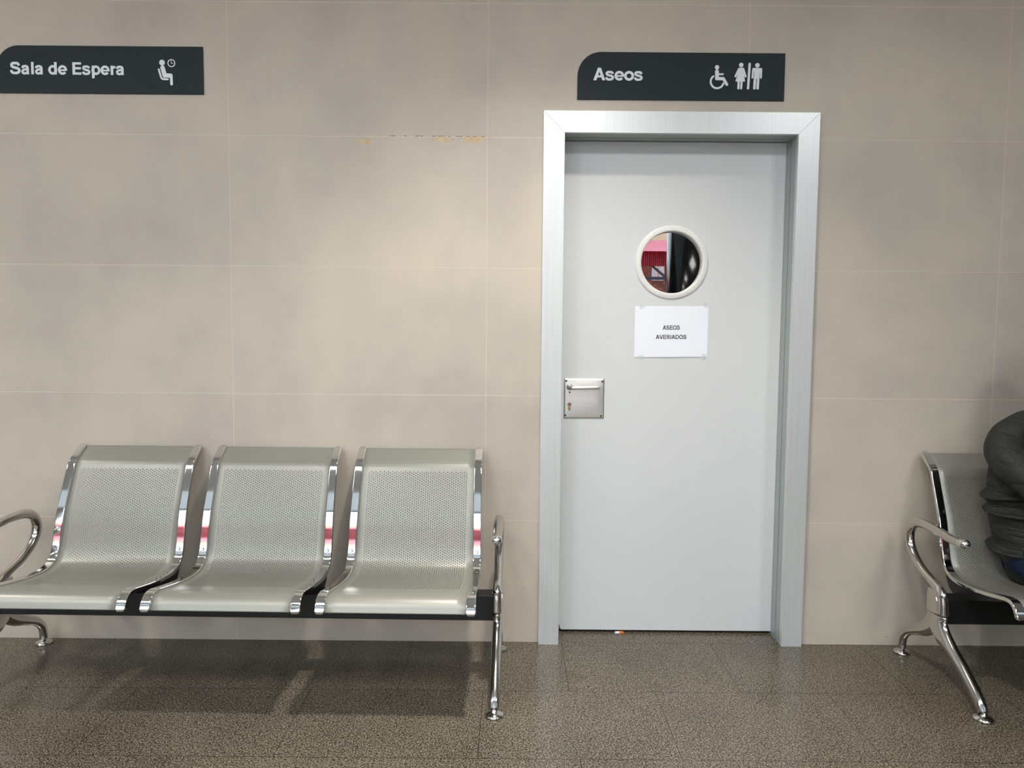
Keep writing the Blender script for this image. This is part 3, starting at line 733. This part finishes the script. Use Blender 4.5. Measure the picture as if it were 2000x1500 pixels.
def rail_bm(side):
    """flat chromed bar with rounded edges following the seat edge"""
    bm = bmesh.new(); rings = []; n = len(FR)
    hw, ht = 0.0150, 0.0070
    cr = 0.0030; sec = []
    for cx, cy, a0 in ((hw-cr, ht-cr, 0), (-hw+cr, ht-cr, 90), (-hw+cr, -ht+cr, 180), (hw-cr, -ht+cr, 270)):   # flat bar, rounded corners
        for da in (0, 30, 60, 90):
            a = math.radians(a0+da); sec.append((cx+cr*math.cos(a), cy+cr*math.sin(a)))
        a = math.radians(a0+90); nx_, ny_ = -math.sin(a), math.cos(a)
        sec.append((cx+cr*math.cos(a)+nx_*0.0008, cy+cr*math.sin(a)+ny_*0.0008))
        ox, oy = {0: (-hw+cr+0.0008, ht), 90: (-hw, -ht+cr+0.0008), 180: (hw-cr-0.0008, -ht), 270: (hw, ht-cr-0.0008)}[a0]
        sec.append((ox, oy))
    NS = len(sec)
    for i, (y, z, nn, s) in enumerate(FR):
        k = 1.0; x0 = side*half_w(s)
        if i == 0 or i == n-1: k = 0.55
        ext = 0.004*(i == 0) - 0.004*(i == n-1)
        w = k*(1.0+0.15*max(0, (i-(n-14))/14))
        rings.append([bm.verts.new((x0+a*w, y+nn[0]*(b*k+0.0005)+ext*0.8, z+nn[1]*(b*k+0.0005)+ext)) for a, b in sec])
    for i in range(n-1):
        for k in range(NS): bm.faces.new((rings[i][k], rings[i][(k+1) % NS], rings[i+1][(k+1) % NS], rings[i+1][k]))
    bm.faces.new(rings[0]); bm.faces.new(rings[-1][::-1]); return bm
BOLT = min(range(len(FR)), key=lambda i: abs(FR[i][1]-0.432))
def bracket_bm(side):
    x = side*0.229; bm = bmesh.new(); idx = [i for i in range(len(FR)) if FR[i][1] < 0.50 and FR[i][0] > -0.53]
    topl = [(FR[i][0]-FR[i][2][0]*0.0088, FR[i][1]-FR[i][2][1]*0.0088) for i in idx]
    low = [(-0.500, 0.372), (-0.420, 0.345), (-0.325, 0.3120), (-0.250, 0.3120), (-0.228, 0.325), (-0.212, 0.350), (-0.194, 0.395), (-0.180, 0.445), (-0.170, 0.490)]
    prism_yz(bm, topl+low, x-0.004, x+0.004); return bm
def tube(bm, pts, sub=8, B=Vector((1, 0, 0)), seg=20, s=True, e=True, power=2.0):
    p = catmull(pts, sub); sweep(bm, round_ends(p, s, e), B, seg, True, power)
def make_bench():
    root = thing('waiting_bench', 'bench', 'bench')
    hx_ = 0.905
    bm = bbox(-hx_+0.012, hx_-0.012, -0.312, -0.250, 0.217, 0.3115, 0.004)
    obj('beam', bm, M['black'], root)
    for sx in (-0.555, 0, 0.555):
        bm = sheet_bm(); bmesh.ops.translate(bm, verts=bm.verts, vec=(sx, 0, 0))
        st = obj('seat_shell', bm, M['sheet'], root, smooth=True, recalc=False)
        st['label'] = 'perforated silver seat and back'
        for sd in (-1, 1):
            bm = rail_bm(sd); bmesh.ops.translate(bm, verts=bm.verts, vec=(sx, 0, 0)); obj('side_rail', bm, M['chrome'], st, smooth=True)
            y, z, nn, s = FR[BOLT]; bm = bmesh.new()
            p = Vector((sx+sd*half_w(s), y+nn[0]*0.0078, z+nn[1]*0.0078)); A_ = Vector((0, nn[0], nn[1]))
            cyl(bm, p, A_, 0.0085, 0.0015, 20); cyl(bm, p+A_*0.0015, A_, 0.0065, 0.0025, 20, 0.0035); cyl(bm, p+A_*0.0015, A_, 0.002, 0.003, 8)
            obj('bolt', bm, M['chrome'], st)
            bm = bracket_bm(sd); bmesh.ops.translate(bm, verts=bm.verts, vec=(sx, 0, 0)); obj('bracket', bm, M['black'], st)
    for sd in (-1, 1):
        x = sd*hx_
        # leg casting: body, front leg, back leg
        bm = bmesh.new()
        tube(bm, [(x, -0.283, 0.246, 0.052, 0.0165), (x, -0.287, 0.215, 0.053, 0.0170), (x, -0.318, 0.182, 0.040, 0.0175), (x, -0.375, 0.148, 0.0270, 0.0180), (x, -0.440, 0.112, 0.0225, 0.0180),
                  (x, -0.500, 0.072, 0.0200, 0.0178), (x, -0.535, 0.044, 0.0180, 0.0172), (x, -0.552, 0.022, 0.0165, 0.0165)], 8, s=False, e=False, power=2.5)
        tube(bm, [(x, -0.262, 0.236, 0.034, 0.0150), (x, -0.252, 0.200, 0.038, 0.0155), (x, -0.215, 0.166, 0.030, 0.0155), (x, -0.160, 0.136, 0.0210, 0.0155), (x, -0.105, 0.108, 0.0175, 0.0155),
                  (x, -0.072, 0.075, 0.0160, 0.0155), (x, -0.063, 0.045, 0.0150, 0.0150), (x, -0.062, 0.022, 0.0145, 0.0145)], 8, s=False, e=False)
        leg = obj('leg_frame', bm, M['cast'], root, smooth=True); leg['label'] = 'polished curved two footed leg'
        for fy in (-0.555, -0.062):
            bm = bmesh.new(); lathe(bm, [(0.031, 0.0), (0.032, 0.004), (0.029, 0.009), (0.016, 0.014), (0.010, 0.017), (0.009, 0.026)], (x, fy, 0.0), 'Z', 32)
            obj('foot_pad', bm, M['cast'], leg, smooth=True)
        # clamp block
        bm = bmesh.new(); tube(bm, [(x, -0.276, 0.330, 0.044, 0.0165), (x, -0.277, 0.300, 0.050, 0.0175), (x, -0.281, 0.2485, 0.0535, 0.0178)], 6, s=False, e=False, power=4.0)
        blk = obj('clamp_block', bm, M['cast'], root, smooth=True)
        bm = bmesh.new(); prism_yz(bm, [(-0.306, 0.262), (-0.306, 0.300), (-0.298, 0.312), (-0.284, 0.316), (-0.270, 0.308), (-0.262, 0.290), (-0.262, 0.262)], x-0.0188, x+0.0188)
        bmesh.ops.bevel(bm, geom=list(bm.edges), offset=0.0015, segments=2, affect='EDGES'); obj('cover_plate', bm, M['cast'], blk, smooth=False)
        # armrest loop
        bm = bmesh.new()
        tube(bm, [(x, -0.308, 0.318, 0.0200, 0.0165), (x, -0.285, 0.334, 0.0190, 0.0165), (x, -0.235, 0.353, 0.0150, 0.0160), (x, -0.180, 0.372, 0.0145, 0.0160), (x, -0.125, 0.404, 0.0150, 0.0165),
                  (x, -0.088, 0.445, 0.0160, 0.0170), (x, -0.080, 0.490, 0.0180, 0.0175), (x, -0.105, 0.528, 0.0190, 0.0178), (x, -0.150, 0.544, 0.0180, 0.0178), (x, -0.210, 0.546, 0.0165, 0.0178),
                  (x, -0.275, 0.542, 0.0155, 0.0176), (x, -0.340, 0.536, 0.0150, 0.0174), (x, -0.395, 0.538, 0.0145, 0.0170)], 8, s=True, e=False)
        arm = obj('armrest', bm, M['cast'], root, smooth=True); arm['label'] = 'polished looped metal armrest'
        bm = bmesh.new(); sweep(bm, round_ends([(x, -0.392, 0.5378, 0.0155, 0.0180), (x, -0.398, 0.5382, 0.0165, 0.0190), (x, -0.414, 0.5405, 0.0165, 0.0190)], False, True, 5), Vector((1, 0, 0)), 20)
        obj('end_cap', bm, M['chrome'], arm, smooth=True)
        bm = bmesh.new(); cyl(bm, (x-sd*0.017, -0.281, 0.2645), (-sd, 0, 0), 0.020, 0.012, 20)
        obj('beam_bolt', bm, M['black'], blk)
    return root
def copy_tree(o, parent=None):
    c = o.copy(); COL.objects.link(c)
    if parent: c.parent = parent
    for ch in list(o.children): copy_tree(ch, c)
    return c
GB = 'three-seat waiting benches along the tiled wall'
b1 = make_bench(); b2 = copy_tree(b1)
for c in b1.children:
    if c.name.startswith('seat_shell'): c.location.x += 0.037
for c in b2.children:
    if c.name.startswith('seat_shell'): c.location.x -= 0.047
b1.location = (0.155, 0, 0); b1.rotation_euler = (0, 0, -0.012)
b1['label'] = 'empty three-seat perforated metal bench left of the door'; b1['group'] = GB
b2.location = (2.650+0.905, -0.012, 0); b2.rotation_euler = (0, 0, -0.004)
b2['label'] = 'perforated metal bench right of the door with a person sitting on it'; b2['group'] = GB

# ------------------------------------------------------------------ litter
lt = thing('paper_scrap', 'small white and orange scrap of card on the floor under the door', 'litter', (1.558, 0.091, 0.0), 0.08)
bm = bbox(-0.018, 0.002, -0.004, 0.004, 0.0005, 0.008, 0.0015); obj('white_end', bm, M['paper'], lt)
bm = bmesh.new(); prism_xz(bm, [(0.002, 0.0006), (0.018, 0.001), (0.020, 0.005), (0.014, 0.0085), (0.002, 0.0075)], -0.004, 0.004); obj('orange_end', bm, M['orange'], lt)

# ------------------------------------------------------------------ seated person
def seat_top(y):
    pts = [(p[0]-0.012, p[1]) for p in SHEET if p[1] < 0.41 and p[0] < -0.21]
    return min(pts, key=lambda p: abs(p[0]-y))[1]
def back_y(z):
    pts = [(p[0]-0.012, p[1]) for p in SHEET if p[0] > -0.24]
    return min(pts, key=lambda p: abs(p[1]-z))[0]
PXc, PY = 3.048, -0.300
pr = thing('person', 'person in dark quilted padded jacket and blue jeans sitting on the right bench', 'person', (PXc, PY, 0.0))
def limb(bm, pts, seg=16, B=Vector((1, 0, 0)), sub=5): sweep(bm, round_ends(catmull(pts, sub)), B, seg)
YB_ = Vector((0, 1, 0))
def hand_bm(bm, wrist, d, side, pn):
    """palm with four curled fingers and a thumb. d: direction of the palm, pn: palm normal (down)"""
    d = Vector(d).normalized(); pn = Vector(pn).normalized(); lat = d.cross(pn).normalized()*side; w = Vector(wrist)
    limb(bm, [(*(w-d*0.02), 0.018, 0.024), (*(w+d*0.03), 0.016, 0.036), (*(w+d*0.08), 0.014, 0.040)], 12, lat, 4)
    for k, (o, ln) in enumerate(((-0.030, 0.066), (-0.010, 0.076), (0.010, 0.072), (0.029, 0.056))):
        b0 = w+d*0.072+lat*o; p1 = b0+d*ln*0.42+pn*0.010; p2 = p1+(d*0.7+pn*0.7).normalized()*ln*0.32; p3 = p2+(d*0.25+pn).normalized()*ln*0.26
        limb(bm, [(*b0, 0.0088, 0.0088), (*p1, 0.0085, 0.0085), (*p2, 0.0078, 0.0078), (*p3, 0.0066, 0.0066)], 10, lat, 3)
    t0 = w+d*0.020-lat*0.030; t1 = t0+(d*0.7-lat*0.7).normalized()*0.034+pn*0.004; t2 = t1+(d*0.95-lat*0.1).normalized()*0.030+pn*0.008
    limb(bm, [(*t0, 0.012, 0.012), (*t1, 0.0105, 0.0105), (*t2, 0.0085, 0.0085)], 10, lat, 3)
bm = bmesh.new()     # continuous body: trunk, neck, head, arms with hands, legs
limb(bm, [(0, 0.02, 0.47, 0.10, 0.16), (0, 0.03, 0.60, 0.095, 0.14), (0, 0.05, 0.76, 0.10, 0.155), (0, 0.055, 0.88, 0.085, 0.16), (0, 0.045, 0.935, 0.05, 0.09)], 24)
limb(bm, [(0, 0.045, 0.93, 0.055, 0.06), (0, 0.030, 0.99, 0.052, 0.052), (0, 0.015, 1.05, 0.055, 0.052)], 16)
ellipsoid(bm, (0, 0.020, 1.135), (0.074, 0.095, 0.105)); ellipsoid(bm, (0, -0.020, 1.085), (0.056, 0.062, 0.062))
ellipsoid(bm, (0, -0.078, 1.112), (0.013, 0.016, 0.022)); ellipsoid(bm, (0, -0.066, 1.055), (0.020, 0.018, 0.016))
ellipsoid(bm, (0, -0.078, 1.078), (0.022, 0.010, 0.005)); ellipsoid(bm, (0, -0.076, 1.069), (0.019, 0.010, 0.005))
for s in (-1, 1):
    ellipsoid(bm, (s*0.076, 0.020, 1.115), (0.010, 0.020, 0.032)); ellipsoid(bm, (s*0.032, -0.064, 1.147), (0.022, 0.012, 0.008)); ellipsoid(bm, (s*0.031, -0.058, 1.112), (0.020, 0.012, 0.009))
    limb(bm, [(s*0.165, 0.05, 0.90, 0.042, 0.042), (s*0.188, 0.01, 0.85, 0.038, 0.038), (s*0.190, -0.04, 0.805, 0.034, 0.034), (s*0.165, -0.12, 0.74, 0.032, 0.032), (s*0.110, -0.25, 0.605, 0.024, 0.024), (s*0.085, -0.290, 0.600, 0.020, 0.020)], 14)
    hand_bm(bm, (s*0.075, -0.305, 0.597), (-s*0.35, -1, -0.10), s, (0, -0.15, -1))
    limb(bm, [(s*0.085, -0.02, 0.455, 0.070, 0.075), (s*0.095, -0.18, 0.465, 0.066, 0.070), (s*0.105, -0.40, 0.465, 0.055, 0.055), (s*0.108, -0.455, 0.430, 0.050, 0.050), (s*0.110, -0.475, 0.26, 0.046, 0.046), (s*0.112, -0.480, 0.11, 0.034, 0.034), (s*0.112, -0.480, 0.075, 0.034, 0.034)], 16)
    limb(bm, [(s*0.112, -0.470, 0.055, 0.035, 0.035), (s*0.116, -0.56, 0.040, 0.025, 0.036), (s*0.118, -0.62, 0.034, 0.018, 0.030)], 12)
body = fuse('body', bm, M['skin'], pr, 0.0055, 4, press=True)
for s in (-1, 1):
    bm = bmesh.new(); ellipsoid(bm, (s*0.030, -0.0610, 1.125), (0.0120, 0.0100, 0.0068), 16); e = obj('eye', bm, M['eye'], pr, smooth=True)
    bm = bmesh.new(); ellipsoid(bm, (s*0.030, -0.0696, 1.1245), (0.0050, 0.0022, 0.0050), 12); obj('iris', bm, M['iris'], e, smooth=True)
bm = bmesh.new(); ellipsoid(bm, (0, 0.032, 1.158), (0.086, 0.098, 0.098)); ellipsoid(bm, (0, 0.070, 1.090), (0.074, 0.060, 0.075)); ellipsoid(bm, (0, -0.045, 1.208), (0.060, 0.040, 0.030))
for s in (-1, 1): ellipsoid(bm, (s*0.074, 0.035, 1.125), (0.016, 0.045, 0.045))
h = fuse('hair', bm, M['hair'], pr, 0.006, 4)
bm = bmesh.new()     # padded jacket: trunk
limb(bm, [(0, -0.005, 0.425, 0.120, 0.160), (0, 0.000, 0.50, 0.125, 0.192), (0, 0.02, 0.58, 0.125, 0.210), (0, 0.035, 0.68, 0.122, 0.216), (0, 0.045, 0.78, 0.120, 0.205), (0, 0.05, 0.87, 0.105, 0.170), (0, 0.045, 0.925, 0.080, 0.115), (0, 0.040, 0.955, 0.060, 0.075)], 32, sub=6)
for k, (z, r, tilt) in enumerate(((0.505, 0.191, 0.10), (0.60, 0.203, -0.12), (0.69, 0.208, 0.08))):   # soft folds in the padding
    ring = [(r*math.cos(t), 0.010+0.01*k+0.117*math.sin(t), z+tilt*0.2*math.cos(t)+0.008*math.sin(3*t+k), 0.034, 0.010) for t in [2*PI*i/28 for i in range(29)]]
    sweep(bm, ring, Vector((0, 0, 1)), 10)
jk = fuse('jacket', bm, M['puffer'], pr, 0.0075, 5, press=True); jk['label'] = 'dark padded jacket body with horizontal creases'
for s in (-1, 1):
    bm = bmesh.new()
    limb(bm, [(s*0.085, 0.050, 0.925, 0.060, 0.060), (s*0.125, 0.045, 0.905, 0.060, 0.060), (s*0.160, 0.035, 0.880, 0.064, 0.062), (s*0.190, 0.010, 0.840, 0.064, 0.062), (s*0.196, -0.040, 0.805, 0.062, 0.060),
                (s*0.172, -0.105, 0.755, 0.058, 0.060), (s*0.130, -0.200, 0.675, 0.052, 0.054), (s*0.095, -0.268, 0.622, 0.042, 0.044)], 24, YB_, 6)
    sl = fuse('sleeve', bm, M['quilt'], pr, 0.007, 4, press=True); sl['label'] = 'dark sleeve with diamond quilting'
bm = bmesh.new(); ring = [(0.082*math.cos(t), 0.040+0.078*math.sin(t), 0.960-0.012*math.sin(t), 0.026, 0.016) for t in [2*PI*i/28 for i in range(29)]]
sweep(bm, ring, Vector((0, 0, 1)), 12); cl = fuse('collar', bm, M['quilt'], pr, 0.005, 3)
bm = bmesh.new()
limb(bm, [(0, 0.03, 0.435, 0.10, 0.155), (0, 0.0, 0.50, 0.11, 0.165)], 20)
for s in (-1, 1):
    limb(bm, [(s*0.085, 0.00, 0.450, 0.074, 0.082), (s*0.098, -0.14, 0.462, 0.076, 0.080), (s*0.105, -0.28, 0.470, 0.070, 0.072), (s*0.108, -0.40, 0.466, 0.064, 0.064), (s*0.110, -0.455, 0.425, 0.060, 0.062), (s*0.110, -0.470, 0.33, 0.056, 0.058), (s*0.112, -0.475, 0.20, 0.054, 0.055), (s*0.112, -0.478, 0.105, 0.052, 0.055)], 20)
fuse('jeans', bm, M['denim'], pr, 0.007, 4, press=True)
for s in (-1, 1):
    bm = bmesh.new()
    limb(bm, [(s*0.112, -0.440, 0.050, 0.042, 0.040), (s*0.114, -0.500, 0.052, 0.044, 0.044), (s*0.117, -0.600, 0.038, 0.032, 0.046), (s*0.119, -0.665, 0.030, 0.022, 0.038)], 16)
    for v in bm.verts: v.co.z = max(v.co.z, 0.001)
    obj('shoe', bm, M['shoe'], pr, smooth=True)

# ------------------------------------------------------------------ ceiling lights
for i, (x, y, k) in enumerate(LAMPS):
    f = thing('ceiling_downlight', 'round recessed ceiling downlight, %s' % ['in front of the toilet door', 'beyond the left end of the left bench', 'above the right bench'][i], 'ceiling light', (x, y, CEIL), group='ceiling downlights')
    bm = bmesh.new(); lathe(bm, [(0.075, -0.001), (0.075, -0.012), (0.098, -0.010), (0.102, -0.001)], (0, 0, 0), 'Z', 40); obj('trim_ring', bm, M['letter'], f, smooth=True)
    bm = bmesh.new(); cyl(bm, (0, 0, -0.001), (0, 0, -1), 0.074, 0.004, 40); obj('diffuser', bm, mat_emit('lit_diffuser', (1, 0.93, 0.82), 12*k), f)
    sd_ = bpy.data.lights.new('lamp', 'SPOT'); sd_.energy = KEY_W*k; sd_.color = (1.0, 0.95, 0.88)
    sd_.spot_size = math.radians(104); sd_.spot_blend = 0.75; sd_.shadow_soft_size = 0.06
    so = bpy.data.objects.new('lamp', sd_); COL.objects.link(so); so.parent = f; so.location = (0, 0, -0.04)
    s2_ = bpy.data.lights.new('added_floor_spot', 'SPOT'); s2_.energy = KEY_W*k*1.6; s2_.color = (1.0, 0.95, 0.88)      # second narrow spot added in the fixture to brighten the floor
    s2_.spot_size = math.radians(66); s2_.spot_blend = 0.8; s2_.shadow_soft_size = 0.06
    so2 = bpy.data.objects.new('added_floor_spot', s2_); COL.objects.link(so2); so2.parent = f; so2.location = (0, 0, -0.04); so2.rotation_euler = (math.radians(-9), 0, 0)   # tilted away from the wall

for i, (x, y) in enumerate(PANELS):
    f = thing('ceiling_panel_light', 'square lit ceiling panel, %s in the row counted from the left' % ['first', 'second', 'third', 'fourth', 'fifth', 'sixth'][i], 'ceiling light', (x, y, CEIL), group='ceiling panel lights')
    bm = bmesh.new(); t = 0.31
    for a in ((-t, t, -t, -t+0.02), (-t, t, t-0.02, t), (-t, -t+0.02, -t+0.02, t-0.02), (t-0.02, t, -t+0.02, t-0.02)): box(bm, a[0], a[1], a[2], a[3], -0.016, -0.001)
    obj('panel_frame', bm, M['letter'], f)
    bm = bmesh.new(); box(bm, -0.29, 0.29, -0.29, 0.29, -0.010, -0.002); obj('diffuser', bm, mat_emit('lit_panel', (1, 0.98, 0.95), 4), f)
    ad = bpy.data.lights.new('panel_lamp', 'AREA'); ad.shape = 'SQUARE'; ad.size = 0.58; ad.energy = PANEL_W; ad.color = (0.96, 0.99, 1.0)
    ao = bpy.data.objects.new('panel_lamp', ad); COL.objects.link(ao); ao.parent = f; ao.location = (0, 0, -0.02)

# ------------------------------------------------------------------ hall column and the street opposite (seen only in reflections)
co = thing('hall_column', 'glossy black round column reflected in the door porthole', 'column', (3.02, -4.25, 0))
bm = bmesh.new(); lathe(bm, [(0.36, 0.0), (0.36, CEIL)], (0, 0, 0), 'Z', 64); obj('shaft', bm, M['gloss_black'], co, smooth=True)
bm = bmesh.new(); lathe(bm, [(0.385, 0.0), (0.385, 0.10), (0.362, 0.11)], (0, 0, 0), 'Z', 64); obj('base_ring', bm, M['darkmetal'], co)
bm = bmesh.new(); box(bm, -30, 32, -30, FRONT_Y-0.26, -0.25, -0.05)
tag(obj('pavement', bm, M['asphalt']), 'grey street surface outside the windows', 'street', kind='structure')
bd_ = thing('street_building', 'brick building with red corrugated canopy, seen reflected in the porthole', 'building', (0, -13.0, -0.05))
bm = bmesh.new(); box(bm, -14, 2.6, -3, 0, 0, 2.95); obj('shopfront_wall', bm, M['paleshop'], bd_)
bm = bmesh.new(); box(bm, 2.6, 16, -3, 0, 0, 2.95); obj('brick_wall', bm, M['brick'], bd_)
bm = bmesh.new(); box(bm, -14, 16, -3, 0, 2.95, 3.9); obj('upper_wall', bm, M['stucco'], bd_)
for x in (-9.0, -5.0, -1.0, 4.19, 8.0):
    bm = bmesh.new(); box(bm, x, x+0.27, -0.02, 0.03, 2.55, 2.90); w = obj('window', bm, M['paper'], bd_)
    bm = bmesh.new(); box(bm, x+0.13, x+0.15, 0.03, 0.05, 2.55, 2.90); obj('mullion', bm, M['stucco'], w)
def corrug(z_of, y_of, x0=-12, x1=14, pitch=0.085, amp=0.008, n=6):
    bm = bmesh.new(); rows = []
    k = int((x1-x0)/pitch*n)
    for r in range(2):
        rows.append([bm.verts.new((x0+i*pitch/n, y_of(r)+amp*max(-0.4, min(0.4, math.sin(2*PI*i/n)))*1.6, z_of(r))) for i in range(k)])
    for i in range(k-1): bm.faces.new((rows[0][i], rows[0][i+1], rows[1][i+1], rows[1][i]))
    bmesh.ops.solidify(bm, geom=list(bm.faces), thickness=0.004); return bm
obj('canopy_front', corrug(lambda r: (2.77, 3.12)[r], lambda r: 0.95), M['awning'], bd_)
obj('canopy_top', corrug(lambda r: (3.05, 3.36)[r], lambda r: (1.25, 0.55)[r]), M['awning_top'], bd_)
bm = bmesh.new()
box(bm, -12, 14, 0.80, 0.88, 2.50, 2.56)
for x in [4.33+k*1.31 for k in range(-12, 8)]:
    box(bm, x, x+0.08, 0.78, 0.90, 0, 3.05)
    prism_xz(bm, [(x-0.33, 2.79), (x-0.27, 2.79), (x+0.02, 2.56), (x-0.05, 2.56)], 0.82, 0.88)
obj('canopy_frame', bm, M['truss'], bd_)
